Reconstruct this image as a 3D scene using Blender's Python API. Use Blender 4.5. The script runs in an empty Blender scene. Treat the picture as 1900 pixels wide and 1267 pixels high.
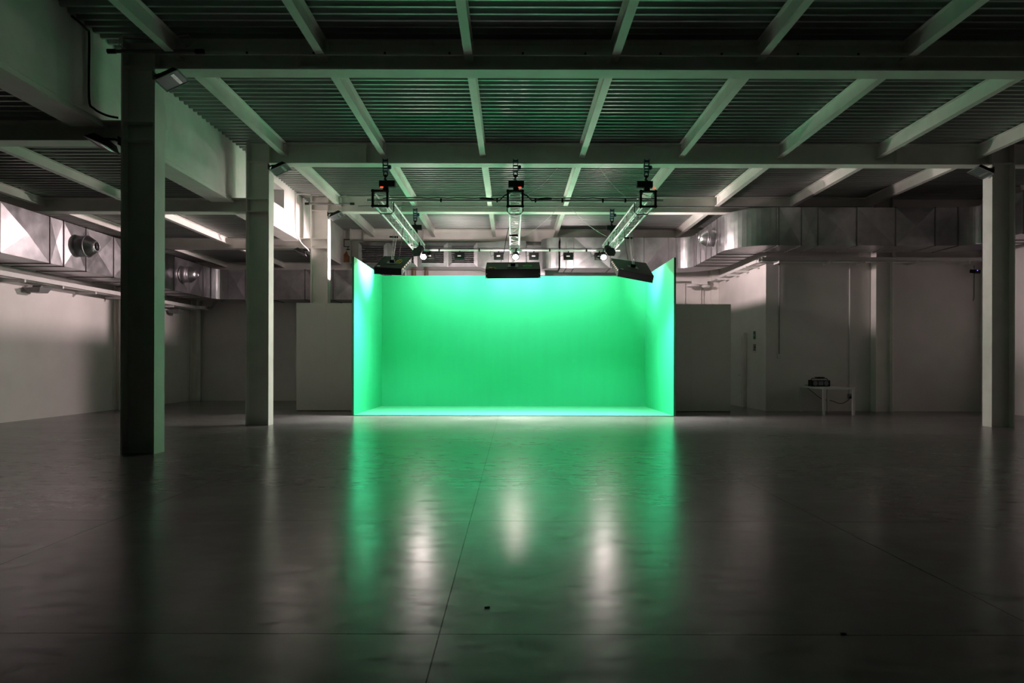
import bpy, math, random
from mathutils import Vector, Matrix
random.seed(7)
S = bpy.context.scene
C = S.collection
PI = math.pi
H = 1.35            # eye height
F = 1267.0          # focal length in pixels of the 1900 px frame

# ------------------------------------------------------------------ materials
def new_mat(name):
    m = bpy.data.materials.new(name); m.use_nodes = True
    nt = m.node_tree
    b = nt.nodes['Principled BSDF']
    return m, nt, b

def mat(name, col, rough=0.5, metal=0.0, var=0.08, scale=6.0, bump=0.0, bscale=60.0, spec=0.5, rvar=0.0, stretch=None):
    m, nt, b = new_mat(name)
    N, L = nt.nodes, nt.links
    b.inputs['Metallic'].default_value = metal
    b.inputs['Roughness'].default_value = rough
    b.inputs['Specular IOR Level'].default_value = spec
    tc = N.new('ShaderNodeTexCoord')
    src = tc.outputs['Object']
    if stretch:
        mp = N.new('ShaderNodeMapping'); mp.inputs['Scale'].default_value = stretch
        L.new(src, mp.inputs['Vector']); src = mp.outputs['Vector']
    nz = N.new('ShaderNodeTexNoise'); nz.inputs['Scale'].default_value = scale; nz.inputs['Detail'].default_value = 5
    L.new(src, nz.inputs['Vector'])
    rp = N.new('ShaderNodeValToRGB')
    lo = [max(0, c*(1-var)) for c in col]; hi = [min(1, c*(1+var)) for c in col]
    rp.color_ramp.elements[0].position = 0.3; rp.color_ramp.elements[0].color = (*lo, 1)
    rp.color_ramp.elements[1].position = 0.7; rp.color_ramp.elements[1].color = (*hi, 1)
    L.new(nz.outputs['Fac'], rp.inputs['Fac']); L.new(rp.outputs['Color'], b.inputs['Base Color'])
    if rvar:
        mr = N.new('ShaderNodeMapRange'); mr.inputs['To Min'].default_value = rough-rvar; mr.inputs['To Max'].default_value = rough+rvar
        L.new(nz.outputs['Fac'], mr.inputs['Value']); L.new(mr.outputs['Result'], b.inputs['Roughness'])
    if bump:
        n2 = N.new('ShaderNodeTexNoise'); n2.inputs['Scale'].default_value = bscale; n2.inputs['Detail'].default_value = 4
        L.new(src, n2.inputs['Vector'])
        bp = N.new('ShaderNodeBump'); bp.inputs['Strength'].default_value = bump; bp.inputs['Distance'].default_value = 0.01
        L.new(n2.outputs['Fac'], bp.inputs['Height']); L.new(bp.outputs['Normal'], b.inputs['Normal'])
    return m

def emit(name, col, strength):
    m, nt, b = new_mat(name)
    b.inputs['Base Color'].default_value = (*[c*0.5 for c in col], 1)
    b.inputs['Emission Color'].default_value = (*col, 1)
    b.inputs['Emission Strength'].default_value = strength
    return m

def floor_material():
    m, nt, b = new_mat('polished_concrete')
    N, L = nt.nodes, nt.links
    tc = N.new('ShaderNodeTexCoord'); P = tc.outputs['Object']
    def noise(scale, detail=6, rough=0.6, st=None, dist=0.0):
        v = P
        if st:
            mp = N.new('ShaderNodeMapping'); mp.inputs['Scale'].default_value = st; L.new(P, mp.inputs['Vector']); v = mp.outputs['Vector']
        n = N.new('ShaderNodeTexNoise'); n.inputs['Scale'].default_value = scale; n.inputs['Detail'].default_value = detail
        n.inputs['Roughness'].default_value = rough; n.inputs['Distortion'].default_value = dist
        L.new(v, n.inputs['Vector']); return n.outputs['Fac']
    def ramp(f, stops):
        r = N.new('ShaderNodeValToRGB'); e = r.color_ramp.elements
        e[0].position, e[0].color = stops[0][0], (*stops[0][1], 1); e[1].position, e[1].color = stops[-1][0], (*stops[-1][1], 1)
        for p, c in stops[1:-1]:
            x = e.new(p); x.color = (*c, 1)
        L.new(f, r.inputs['Fac']); return r.outputs['Color']
    def math_(op, a, bb=None):
        n = N.new('ShaderNodeMath'); n.operation = op
        for i, x in enumerate((a, bb)):
            if x is None: continue
            if isinstance(x, (int, float)): n.inputs[i].default_value = x
            else: L.new(x, n.inputs[i])
        return n.outputs[0]
    big = noise(0.55, 4, 0.55)
    base = ramp(big, [(0.3, (0.125, 0.12, 0.117)), (0.52, (0.185, 0.178, 0.173)), (0.75, (0.25, 0.242, 0.235))])
    sep = N.new('ShaderNodeSeparateXYZ'); L.new(P, sep.inputs[0])
    def joint(c, off, pitch, w):
        t = math_('DIVIDE', math_('SUBTRACT', c, off), pitch)
        d = math_('MULTIPLY', math_('ABSOLUTE', math_('SUBTRACT', math_('FRACT', math_('ADD', t, 0.5)), 0.5)), pitch)
        return math_('LESS_THAN', d, w)
    j = math_('MAXIMUM', joint(sep.outputs['X'], -0.363, 3.06, 0.0035), joint(sep.outputs['Y'], 3.41, 2.455, 0.004))
    mx = N.new('ShaderNodeMix'); mx.data_type = 'RGBA'; L.new(j, mx.inputs[0])
    L.new(base, mx.inputs[6]); mx.inputs[7].default_value = (0.02, 0.02, 0.019, 1)
    L.new(mx.outputs[2], b.inputs['Base Color'])
    # roughness in broad polished and worn patches
    rr = N.new('ShaderNodeMapRange'); rr.inputs['From Min'].default_value = 0.2; rr.inputs['From Max'].default_value = 0.8
    rr.inputs['To Min'].default_value = 0.215; rr.inputs['To Max'].default_value = 0.262
    L.new(noise(0.8, 3, 0.5, (0.6, 1.4, 1)), rr.inputs['Value'])
    L.new(rr.outputs['Result'], b.inputs['Roughness'])
    sp = N.new('ShaderNodeMapRange'); sp.inputs['From Min'].default_value = 0.34; sp.inputs['From Max'].default_value = 0.66
    sp.inputs['To Min'].default_value = 0.08; sp.inputs['To Max'].default_value = 0.95
    L.new(noise(5.5, 9, 0.68, (0.8, 1.5, 1)), sp.inputs['Value']); L.new(math_('MULTIPLY', sp.outputs['Result'], math_('SUBTRACT', 1.0, math_('MULTIPLY', j, 0.9))), b.inputs['Specular IOR Level'])
    bp = N.new('ShaderNodeBump'); bp.inputs['Strength'].default_value = 0.2; bp.inputs['Distance'].default_value = 0.012
    hh = math_('ADD', math_('MULTIPLY', noise(1.6, 4, 0.5), 1.0), math_('MULTIPLY', noise(14, 3, 0.5), 0.035))
    L.new(hh, bp.inputs['Height'])
    L.new(bp.outputs['Normal'], b.inputs['Normal'])
    return m

M = {}
M['floor'] = floor_material()
M['wall'] = mat('white_wall_paint', (0.82, 0.79, 0.77), 0.7, var=0.05, scale=1.2, bump=0.12, bscale=90)
M['plaster'] = mat('rough_plaster', (0.85, 0.83, 0.80), 0.75, var=0.1, scale=1.6, bump=0.35, bscale=14)
M['steel'] = mat('cream_steel_paint', (0.86, 0.845, 0.80), 0.5, var=0.06, scale=2.5, bump=0.04, bscale=120)
M['deck'] = mat('deck_sheet', (0.34, 0.36, 0.35), 0.42, metal=0.7, var=0.1, scale=3, stretch=(0.2, 3, 3))
M['galv'] = mat('galvanised_sheet', (0.44, 0.43, 0.45), 0.33, metal=0.95, var=0.12, scale=5, rvar=0.08)
M['galv_dark'] = mat('duct_flange_steel', (0.2, 0.19, 0.19), 0.5, metal=0.7)
M['alu'] = mat('truss_aluminium', (0.62, 0.63, 0.62), 0.42, metal=0.4, var=0.06, scale=20)
M['black'] = mat('black_powder_coat', (0.006, 0.0065, 0.0065), 0.55, spec=0.25, var=0.2, scale=12)
M['rubber'] = mat('black_rubber', (0.01, 0.01, 0.01), 0.6)
M['blue'] = mat('dark_blue_paint', (0.008, 0.05, 0.10), 0.45, var=0.2, scale=20)
M['green'] = mat('chroma_green_paint', (0.028, 0.58, 0.258), 0.6, var=0.025, scale=1.6, stretch=(3, 3, 0.35), spec=0.35)
M['green_floor'] = mat('chroma_green_floor', (0.08, 0.58, 0.29), 0.4, var=0.04, scale=2.0, spec=0.4)
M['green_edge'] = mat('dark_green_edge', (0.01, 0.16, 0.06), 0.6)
M['flat'] = mat('flat_white_board', (0.80, 0.78, 0.73), 0.7, var=0.04, scale=1.0)
M['white'] = mat('white_lacquer', (0.8, 0.8, 0.78), 0.4, var=0.04)
M['grey'] = mat('grey_plastic', (0.22, 0.23, 0.23), 0.5)
M['darkglass'] = mat('window_glass', (0.03, 0.035, 0.05), 0.1)
M['lampglass'] = mat('floodlight_glass', (0.22, 0.24, 0.25), 0.12, metal=0.4)
M['reflector'] = mat('tube_reflector', (0.75, 0.77, 0.75), 0.25, metal=0.8)
M['yellow'] = mat('yellow_print', (0.75, 0.55, 0.04), 0.5)
M['orange'] = mat('orange_tape', (0.85, 0.38, 0.02), 0.5)
M['lime'] = mat('green_logo_print', (0.15, 0.75, 0.12), 0.5)
M['label'] = mat('white_label', (0.72, 0.68, 0.66), 0.5)
M['brown'] = mat('brown_pipe', (0.3, 0.2, 0.12), 0.5)
M['brick'] = mat('bare_brick', (0.45, 0.2, 0.11), 0.85, var=0.3, scale=8, bump=0.5, bscale=20)
M['dark_line'] = mat('dark_mortar', (0.05, 0.045, 0.045), 0.9)
M['signgreen'] = mat('exit_sign_green', (0.0, 0.22, 0.12), 0.5)
M['lamp'] = emit('lamp_lens_glow', (1.0, 0.9, 0.88), 60.0)
M['tube'] = emit('fluorescent_tube', (1.0, 0.93, 0.86), 12.0)
M['led_red'] = emit('red_indicator', (1.0, 0.06, 0.02), 1.6)
M['led_blue'] = emit('blue_indicator', (0.15, 0.1, 1.0), 2.0)
M['glint'] = emit('tube_end_glow', (1.0, 0.75, 0.5), 2.0)
M['floodled'] = emit('flood_led_glow', (1.0, 0.97, 0.97), 10.0)

# ------------------------------------------------------------------ mesh builder
ORG = {}
class MB:
    def __init__(s): s.v = []; s.f = []; s.sm = []
    def add(s, vs, fs, smooth=False):
        b = len(s.v); s.v += [Vector(x) for x in vs]
        for f in fs: s.f.append([b+i for i in f]); s.sm.append(smooth)
        return s
    def box(s, x0, x1, y0, y1, z0, z1):
        x0, x1 = sorted((x0, x1)); y0, y1 = sorted((y0, y1)); z0, z1 = sorted((z0, z1))
        return s.add([(x0,y0,z0),(x1,y0,z0),(x1,y1,z0),(x0,y1,z0),(x0,y0,z1),(x1,y0,z1),(x1,y1,z1),(x0,y1,z1)],
                     [(0,3,2,1),(4,5,6,7),(0,1,5,4),(1,2,6,5),(2,3,7,6),(3,0,4,7)])
    def obox(s, c, ax, dims):
        c = Vector(c); a = [Vector(x).normalized()*d/2 for x, d in zip(ax, dims)]
        vs = [c+sx*a[0]+sy*a[1]+sz*a[2] for sz in (-1,1) for sx, sy in ((-1,-1),(1,-1),(1,1),(-1,1))]
        return s.add(vs, [(0,3,2,1),(4,5,6,7),(0,1,5,4),(1,2,6,5),(2,3,7,6),(3,0,4,7)])
    def hexa(s, q0, q1):      # two matching quads
        return s.add(list(q0)+list(q1), [(0,3,2,1),(4,5,6,7),(0,1,5,4),(1,2,6,5),(2,3,7,6),(3,0,4,7)])
    def prism(s, prof, axis, a, b, smooth=False):
        n = len(prof)
        def P(u, w, t): return {'x': (t,u,w), 'y': (u,t,w), 'z': (u,w,t)}[axis]
        vs = [P(u,w,a) for u,w in prof]+[P(u,w,b) for u,w in prof]
        s.add(vs, [(i,(i+1)%n,(i+1)%n+n,i+n) for i in range(n)], smooth)
        s.add(vs, [tuple(range(n))[::-1], tuple(range(n,2*n))])
        return s
    def tube(s, pts, r, n=8, caps=True, radii=None):
        pts = [Vector(p) for p in pts]; rings = []
        up = None
        for i, p in enumerate(pts):
            d = (pts[min(i+1,len(pts)-1)]-pts[max(i-1,0)]).normalized()
            if up is None:
                up = Vector((0,0,1)) if abs(d.z) < 0.9 else Vector((1,0,0))
            u = d.cross(up).normalized(); w = u.cross(d).normalized(); up = w
            rr = radii[i] if radii else r
            rings.append([p+rr*(math.cos(2*PI*k/n)*u+math.sin(2*PI*k/n)*w) for k in range(n)])
        vs = [v for q in rings for v in q]
        fs = [(i*n+k, i*n+(k+1)%n, (i+1)*n+(k+1)%n, (i+1)*n+k) for i in range(len(pts)-1) for k in range(n)]
        s.add(vs, fs, True)
        if caps:
            s.add(rings[0], [tuple(range(n))[::-1]]); s.add(rings[-1], [tuple(range(n))])
        return s
    def lathe(s, prof, org, axis, n=24, smooth=True):
        a = Vector(axis).normalized(); u = a.orthogonal().normalized(); w = a.cross(u)
        org = Vector(org); vs = []
        for r, t in prof:
            vs += [org+a*t+r*(math.cos(2*PI*k/n)*u+math.sin(2*PI*k/n)*w) for k in range(n)]
        fs = [(i*n+k, i*n+(k+1)%n, (i+1)*n+(k+1)%n, (i+1)*n+k) for i in range(len(prof)-1) for k in range(n)]
        return s.add(vs, fs, smooth)
    def build(s, name, m, parent=None, bevel=0):
        org = ORG.get(parent.name, Vector()) if parent else Vector()
        me = bpy.data.meshes.new(name)
        me.from_pydata([v-org for v in s.v], [], s.f)
        me.polygons.foreach_set('use_smooth', s.sm)
        me.materials.append(m if not isinstance(m, str) else M[m])
        me.update()
        o = bpy.data.objects.new(name, me); C.objects.link(o)
        if parent: o.parent = parent
        ORG[o.name] = org
        if bevel:
            bv = o.modifiers.new('bevel', 'BEVEL'); bv.width = bevel; bv.segments = 2; bv.limit_method = 'ANGLE'
        return o

def tag(o, label, cat, group=None, kind=None):
    o['label'] = label; o['category'] = cat
    if group: o['group'] = group
    if kind: o['kind'] = kind
    return o
def thing(name, loc, label, cat, group=None, kind=None):
    o = bpy.data.objects.new(name, None); C.objects.link(o); o.location = loc; o.empty_display_size = 0.1
    ORG[o.name] = Vector(loc)
    return tag(o, label, cat, group, kind)
def kids(o): return [c for c in bpy.data.objects if c.parent == o]
def dup(root, delta, label, **kw):
    def cp(o, parent):
        n = o.copy(); C.objects.link(n); n.parent = parent
        ORG[n.name] = ORG.get(o.name, Vector())
        for c in kids_of.get(o.name, []): cp(c, n)
        return n
    kids_of = {}
    for c in list(bpy.data.objects):
        if c.parent: kids_of.setdefault(c.parent.name, []).append(c)
    r = cp(root, None); r.location = Vector(root.location)+Vector(delta)
    ORG[r.name] = r.location.copy()
    r['label'] = label
    for k, v in kw.items(): r[k] = v
    return r
SHELL = {'floor': ('grey polished concrete floor reflecting the green stage', 'floor'), 'wall_left': ('pale wall along the left under the duct', 'wall'),
 'wall_back': ('pale wall at the very back behind the green stage', 'wall'), 'wall_side': ('bright pinkish side wall with the door, right of the stage', 'wall'),
 'wall_back_right': ('dim white wall behind the small table on the right', 'wall'), 'wall_right': ('strip of pale wall right of the right-hand column', 'wall'),
 'ceiling': ('high corrugated metal deck ceiling over the hall', 'ceiling'), 'ceiling_lower': ('lower corrugated deck ceiling over the left bay', 'ceiling'),
 'wall_upper': ('rough plaster strip wall between the two roof levels on the left', 'wall'), 'window_1': ('small dark window opening high in the upper left wall', 'window'),
 'door_1': ('plain pale door with its casing in the side wall right of the stage', 'door')}
def struct(name, mb, m):
    o = mb.build(name, m); o['kind'] = 'structure'
    if name in SHELL: o['label'], o['category'] = SHELL[name]
    return o
def PX(x, D): return (x-951)/F*D
def PZ(y, D, x=951): return H+(675-(y-0.0024*(x-951)))/F*D
ORD = ['first','second','third','fourth','fifth','sixth','seventh','eighth']

def iprof(h, b, tw, tf, cu, top):   # I profile, centre cu, top edge at height top
    z1, z0 = top, top-h
    return [(cu-b/2,z0),(cu+b/2,z0),(cu+b/2,z0+tf),(cu+tw/2,z0+tf),(cu+tw/2,z1-tf),(cu+b/2,z1-tf),
            (cu+b/2,z1),(cu-b/2,z1),(cu-b/2,z1-tf),(cu-tw/2,z1-tf),(cu-tw/2,z0+tf),(cu-b/2,z0+tf)]

ROW = [10.10+4.73*k for k in range(4)]      # front flange edge of each column row
XC_L, XC_R = -5.55, 10.66
XW_L, XW_R = -11.45, 13.6
YB, YR, XS = 24.62, 19.87, 7.37
ZD, ZB = 6.15, 5.70
ZL = 4.94

# ------------------------------------------------------------------ room shell
struct('floor', MB().box(-13, 15, -1.5, 26, -0.2, 0), 'floor')
struct('wall_left', MB().box(XW_L-0.25, XW_L, 5, YB+0.25, 0, 5.2), 'wall')
struct('wall_back', MB().box(XW_L, XS+0.2, YB, YB+0.25, 0, 6.4), 'wall')
struct('wall_side', MB().box(XS, XS+0.2, YR+0.2, YB, 0, 6.4), 'wall')
struct('wall_back_right', MB().box(XS, XW_R+0.25, YR, YR+0.2, 0, 6.4), 'wall')
struct('wall_right', MB().box(XW_R, XW_R+0.25, 5, YR, 0, 6.4), 'wall')
def deck(x0, x1, y0, y1, z, name):
    p, hb, ht, h = 0.183, 0.042, 0.088, 0.072
    sl = (p-hb-ht)/2
    prof = []; y = y0
    while y < y1:
        prof += [(y, z), (y+hb, z), (y+hb+sl, z+h), (y+hb+sl+ht, z+h)]; y += p
    prof += [(y, z), (y, z+0.16), (y0, z+0.16)]
    return struct(name, MB().prism(prof, 'x', x0, x1), 'deck')
deck(-6.12, XW_R+0.2, 4.6, YB+0.1, ZD, 'ceiling')
deck(XW_L-0.2, -6.5, 4.6, YB+0.1, ZL, 'ceiling_lower')

# upper wall between the two roof levels, with its window opening
wu = MB()
x0, x1 = -6.5, -6.1
wy0, wy1, wz0, wz1 = 16.75, 18.2, 5.47, 5.97
wu.box(x0, x1, 4.6, wy0, 4.88, ZD+0.05); wu.box(x0, x1, wy1, YB, 4.88, ZD+0.05)
wu.box(x0, x1, wy0, wy1, 4.88, wz0); wu.box(x0, x1, wy0, wy1, wz1, ZD+0.05)
struct('wall_upper', wu, 'plaster')
w1 = MB().box(-6.42, -6.40, wy0, wy1, wz0, wz1); wn = struct('window_1', w1, 'darkglass')
fr = MB()
for a, b_, c, d in ((wy0, wy1, wz0, wz0+0.04), (wy0, wy1, wz1-0.04, wz1), (wy0, wy0+0.04, wz0, wz1), (wy1-0.04, wy1, wz0, wz1), (17.45, 17.49, wz0, wz1)):
    fr.box(-6.40, -6.36, a, b_, c, d)
fr.build('window_frame', 'white', wn)

# ------------------------------------------------------------------ columns
def column(xc, yf, top, label, plates, group, hx=0.25):
    yc = yf+0.15
    mb = MB()
    by, tw, tf = 0.15, 0.016, 0.026
    prof = [(xc-hx,yc-by),(xc-hx+tf,yc-by),(xc-hx+tf,yc-tw/2),(xc+hx-tf,yc-tw/2),(xc+hx-tf,yc-by),(xc+hx,yc-by),
            (xc+hx,yc+by),(xc+hx-tf,yc+by),(xc+hx-tf,yc+tw/2),(xc-hx+tf,yc+tw/2),(xc-hx+tf,yc+by),(xc-hx,yc+by)]
    mb.prism(prof, 'z', 0, top)
    o = mb.build('steel_column', 'steel'); ORG[o.name] = Vector()
    tag(o, label, 'column', group, 'thing')
    for z in plates:
        MB().box(xc-hx+tf, xc+hx-tf, yc-by+0.01, yc-tw/2, z-0.008, z+0.008).build('stiffener_plate', 'steel', o)
    return o
gc = 'tall steel columns holding up the roof'
column(XC_L, ROW[0], ZD, 'nearest cream steel column, large, standing alone at the left of the hall', (5.74, 4.93, 4.66), gc)
column(XC_L, ROW[1], ZD, 'cream steel column between the nearest column and the left white flat', (5.74, 4.93, 4.66), gc)
column(XC_L, ROW[2], ZD, 'brightly lit cream steel column rising behind the left white flat', (5.74, 4.93, 4.66), gc)
column(XC_L, ROW[3], ZD, 'cream steel column end against the back wall beside the louvred grilles', (5.74, 4.93), gc)
column(XC_R, ROW[1], ZD, 'cream steel column with a pale lit flange near the right end of the hall', (5.74,), gc)
column(XC_R, ROW[2], ZD, 'cream steel column half set into the right white wall behind the table', (5.74,), gc)
column(XW_L+0.11, ROW[2], ZL, 'narrow steel column against the left wall, seen just beside the nearest column', (), gc, 0.10)
column(XW_L+0.14, ROW[3]-0.1, ZL, 'narrow steel column in the far left corner of the hall', (), gc, 0.12)

# ------------------------------------------------------------------ beams
def main_beam(k, x0, x1, label):
    yc = ROW[k]+0.15
    o = MB().prism(iprof(ZD-ZB, 0.30, 0.014, 0.022, yc, ZD), 'x', x0, x1).build('steel_beam', 'steel')
    tag(o, label, 'beam', 'main roof beams across the hall', 'thing')
    for x in [q for q in (-3.2, 8.35) if x0 < q < x1]:
        MB().box(x-0.006, x+0.006, yc-0.14, yc-0.008, ZB+0.02, ZD-0.02).build('stiffener_plate', 'steel', o)
    return o
main_beam(0, XC_L+0.24, 12.5, 'deep cream steel main beam across the ceiling, nearest the camera, on the nearest column')
main_beam(1, XC_L+0.24, XC_R-0.24, 'main steel beam the three truss hoists hang from at their near ends')
main_beam(2, XC_L+0.24, XC_R-0.24, 'main steel beam crossing behind the trusses, third from the camera')
main_beam(3, XC_L+0.24, XS, 'pinkish lit main steel beam along the top of the back wall')
main_beam(1, XC_R+0.25, XW_R, 'short dark steel beam right of the right column')
def low_beam(k, label):
    yc = ROW[k]+0.15
    o = MB().prism(iprof(0.30, 0.30, 0.012, 0.02, yc, ZL), 'x', XW_L, XC_L-0.25).build('steel_beam', 'steel')
    return tag(o, label, 'beam', 'low beams of the left bay', 'thing')
low_beam(0, 'low steel beam from the nearest column to the left edge of the picture')
low_beam(1, 'low steel beam running left from the second column above the duct')
low_beam(2, 'low steel beam running left from the column behind the left flat')
low_beam(3, 'low steel beam along the far wall above the left duct corner')
# edge beam under the upper wall, one length per bay
ys = [4.6]+[r+0.3 for r in ROW]
en = [r for r in ROW]
nm = ['nearest the camera, before the nearest column', 'between the nearest and the second column', 'behind the second column, beside the small window', 'at the far end beside the back wall']
for i in range(4):
    e = MB(); e.box(-6.54, -6.07, ys[i], en[i], 4.845, 4.875); e.box(-6.33, -6.31, ys[i], en[i], 4.875, 4.88)
    e.box(-6.1, -6.085, ys[i], en[i], 4.93, 4.945)
    o = e.build('edge_beam', 'steel')
    tag(o, 'pale steel edge beam under the upper wall, ' + nm[i], 'beam', 'edge beams under the upper wall', 'thing')

# joists
XJ = [-0.66+2.166*(k-2) for k in range(8)]
bays = [(5.0, ROW[0]+0.143, 6, 'in the ceiling bay nearest the camera'), (ROW[0]+0.157, ROW[1]+0.143, 8, 'between the first and second main beams'),
        (ROW[1]+0.157, ROW[2]+0.143, 8, 'between the second and third main beams'), (ROW[2]+0.157, ROW[3]+0.143, 6, 'between the third main beam and back wall')]
for bi, (y0, y1, n, where) in enumerate(bays):
    for j in range(n):
        x = XJ[j]
        o = MB().prism(iprof(0.28, 0.125, 0.008, 0.012, x, ZD), 'y', y0, y1).build('roof_joist', 'steel')
        tag(o, f'pale steel roof joist {where}, {ORD[j]} from the left', 'joist', 'roof joists under the high ceiling', 'thing')
        if y1 < 24: 
            MB().box(x+0.01, x+0.07, y1-0.16, y1-0.002, ZD-0.24, ZD-0.04).build('end_cleat', 'steel', o)
lowj = [(ROW[0]+0.157, ROW[1]+0.143, 'beside the nearest column'), (ROW[1]+0.157, ROW[2]+0.143, 'behind the nearest column'), (ROW[2]+0.157, ROW[3]+0.143, 'above the duct corner')]
for y0, y1, where in lowj:
    for x, side in ((-10.25, 'nearer the left wall'), (-8.2, 'nearer the columns')):
        o = MB().prism(iprof(0.18, 0.11, 0.007, 0.01, x, ZL), 'y', y0, y1).build('roof_joist', 'steel')
        tag(o, f'steel joist under the low left ceiling {where}, {side}', 'joist', 'roof joists under the low left ceiling', 'thing')

# ------------------------------------------------------------------ green screen stage
gx0, gx1, gy0, gy1, gz = -4.10, 4.165, 17.65, 21.43, 4.11
st = thing('green_screen_stage', (0, 19.5, 0), 'large bright green three-sided screen stage in the middle of the hall', 'green screen')
MB().box(gx0-0.05, gx1+0.05, gy1, gy1+0.05, 0, gz).build('back_panel', 'green', st)
for sgn, xa in ((-1, gx0-0.05), (1, gx1)):
    p = MB().box(xa, xa+0.05, gy0, gy1, 0, gz).build('side_panel', 'green', st)
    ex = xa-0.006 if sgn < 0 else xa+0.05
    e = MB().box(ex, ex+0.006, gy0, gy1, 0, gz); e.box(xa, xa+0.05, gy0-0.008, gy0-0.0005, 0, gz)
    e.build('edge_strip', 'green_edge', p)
MB().box(gx0, gx1, gy0-0.02, gy1, 0, 0.022).build('floor_panel', 'green_floor', st)

# white flats either side
for x0, x1, side in ((-6.14, -4.19, 'left'), (4.25, 6.2, 'right')):
    t = thing('studio_flat', ((x0+x1)/2, 19.4, 0), f'plain white board flat standing against the {side} side of the green stage', 'flat', 'white flats beside the stage')
    MB().box(x0, (x0+x1)/2-0.15, 19.40, 19.44, 0.02, 3.06).build('board', 'flat', t)
    MB().box((x0+x1)/2-0.148, x1, 19.40, 19.44, 0.02, 3.06).build('board', 'flat', t)
    b = MB()
    b.box(x0, x1, 19.44, 19.5, 0.0, 0.06); b.box(x0, x1, 19.44, 19.5, 2.98, 3.04); b.box(x0, x0+0.05, 19.44, 19.5, 0, 3.0); b.box(x1-0.05, x1, 19.44, 19.5, 0, 3.0)
    b.build('frame', 'brown', t)

# ------------------------------------------------------------------ trusses
TX = [-2.89, 0.05, 2.94]; TY0, TY1 = 14.88, 21.35; TZ0, TZ1 = 4.805, 5.065
tn = ['left', 'centre', 'right']
def truss(i):
    xc = TX[i]; t = thing('lighting_truss', (xc, TY0, TZ0), f'square aluminium lattice truss hanging over the {["left side", "middle", "right side"][i]} of the green stage', 'truss', 'aluminium trusses over the stage')
    h = 0.13
    for dx in (-h, h):
        for z in (TZ0, TZ1):
            MB().tube([(xc+dx, TY0, z), (xc+dx, TY1, z)], 0.024, 10).build('chord', 'alu', t)
    lac = MB(); n = 22; st_ = (TY1-TY0)/n
    for k in range(n):
        ya, yb = TY0+k*st_, TY0+(k+1)*st_
        s = 1 if k % 2 == 0 else -1
        for z in (TZ0, TZ1): lac.tube([(xc-h*s, ya, z), (xc+h*s, yb, z)], 0.0065, 6)
        for dx in (-h, h):
            za, zb = (TZ0, TZ1) if s > 0 else (TZ1, TZ0)
            lac.tube([(xc+dx, ya, za), (xc+dx, yb, zb)], 0.0065, 6)
            lac.tube([(xc+dx, yb, TZ0), (xc+dx, yb, TZ1)], 0.0065, 6)
    lac.build('lacing', 'alu', t)
    fr = MB(); q = 0.16
    for dx in (-q, q): fr.box(xc+dx-0.022, xc+dx+0.022, TY0-0.05, TY0, TZ0-0.05, TZ1+0.06)
    for z in (TZ0-0.03, TZ1+0.04): fr.box(xc-q-0.022, xc+q+0.022, TY0-0.05, TY0, z-0.022, z+0.022)
    for dx in (-q, q):
        for z in (TZ0-0.03, TZ1+0.04): fr.lathe([(0.0,-0.03),(0.034,-0.03),(0.034,0.03),(0.0,0.03)], (xc+dx, TY0-0.025, z), (0,1,0), 10)
    fr.build('end_frame', 'black', t)
    for yy in (15.55,):
        jr = MB()
        jr.tube([(xc-0.17,yy,TZ1+0.03),(xc-0.18,yy,TZ0+0.02),(xc-0.12,yy,TZ0-0.045),(xc+0.12,yy,TZ0-0.045),(xc+0.18,yy,TZ0+0.02),(xc+0.17,yy,TZ1+0.03)], 0.012, 6)
        jr.build('sling', 'black', t)
    return t
for i in range(3): truss(i)

# beam clamps and chain hoists
def clamp(x, yf, label):
    t = thing('beam_clamp', (x, yf, ZB), label, 'clamp', 'blue beam clamps')
    p = MB()
    for dx in (-0.05, 0.05):
        p.add([(x+dx-0.008, yf-0.05, ZB+0.09),(x+dx-0.008, yf+0.02, ZB+0.09),(x+dx-0.008, yf+0.10, ZB-0.2),(x+dx-0.008, yf+0.0, ZB-0.2),
               (x+dx+0.008, yf-0.05, ZB+0.09),(x+dx+0.008, yf+0.02, ZB+0.09),(x+dx+0.008, yf+0.10, ZB-0.2),(x+dx+0.008, yf+0.0, ZB-0.2)],
              [(0,3,2,1),(4,5,6,7),(0,1,5,4),(1,2,6,5),(2,3,7,6),(3,0,4,7)])
    p.build('jaw', 'blue', t)
    b = MB()
    for z, hh in ((ZB+0.05, 0.03), (ZB-0.055, 0.022), (ZB-0.12, 0.02), (ZB-0.18, 0.02)): b.box(x-0.055, x+0.055, yf-0.035, yf-0.005, z-hh/2*1.4, z+hh/2*1.4)
    b.build('crossbar', 'blue', t)
    r = MB(); r.tube([(x+0.045*math.cos(a), yf+0.02, ZB-0.235+0.06*math.sin(a)) for a in [2*PI*k/12 for k in range(13)]], 0.011, 8)
    r.build('shackle', 'black', t)
    MB().lathe([(0,-0.03),(0.045,-0.03),(0.05,0.0),(0.04,0.03),(0,0.03)], (x+0.09, yf+0.02, ZB-0.08), (1,0,0), 14).build('screw_knob', 'blue', t)
    return t
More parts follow.
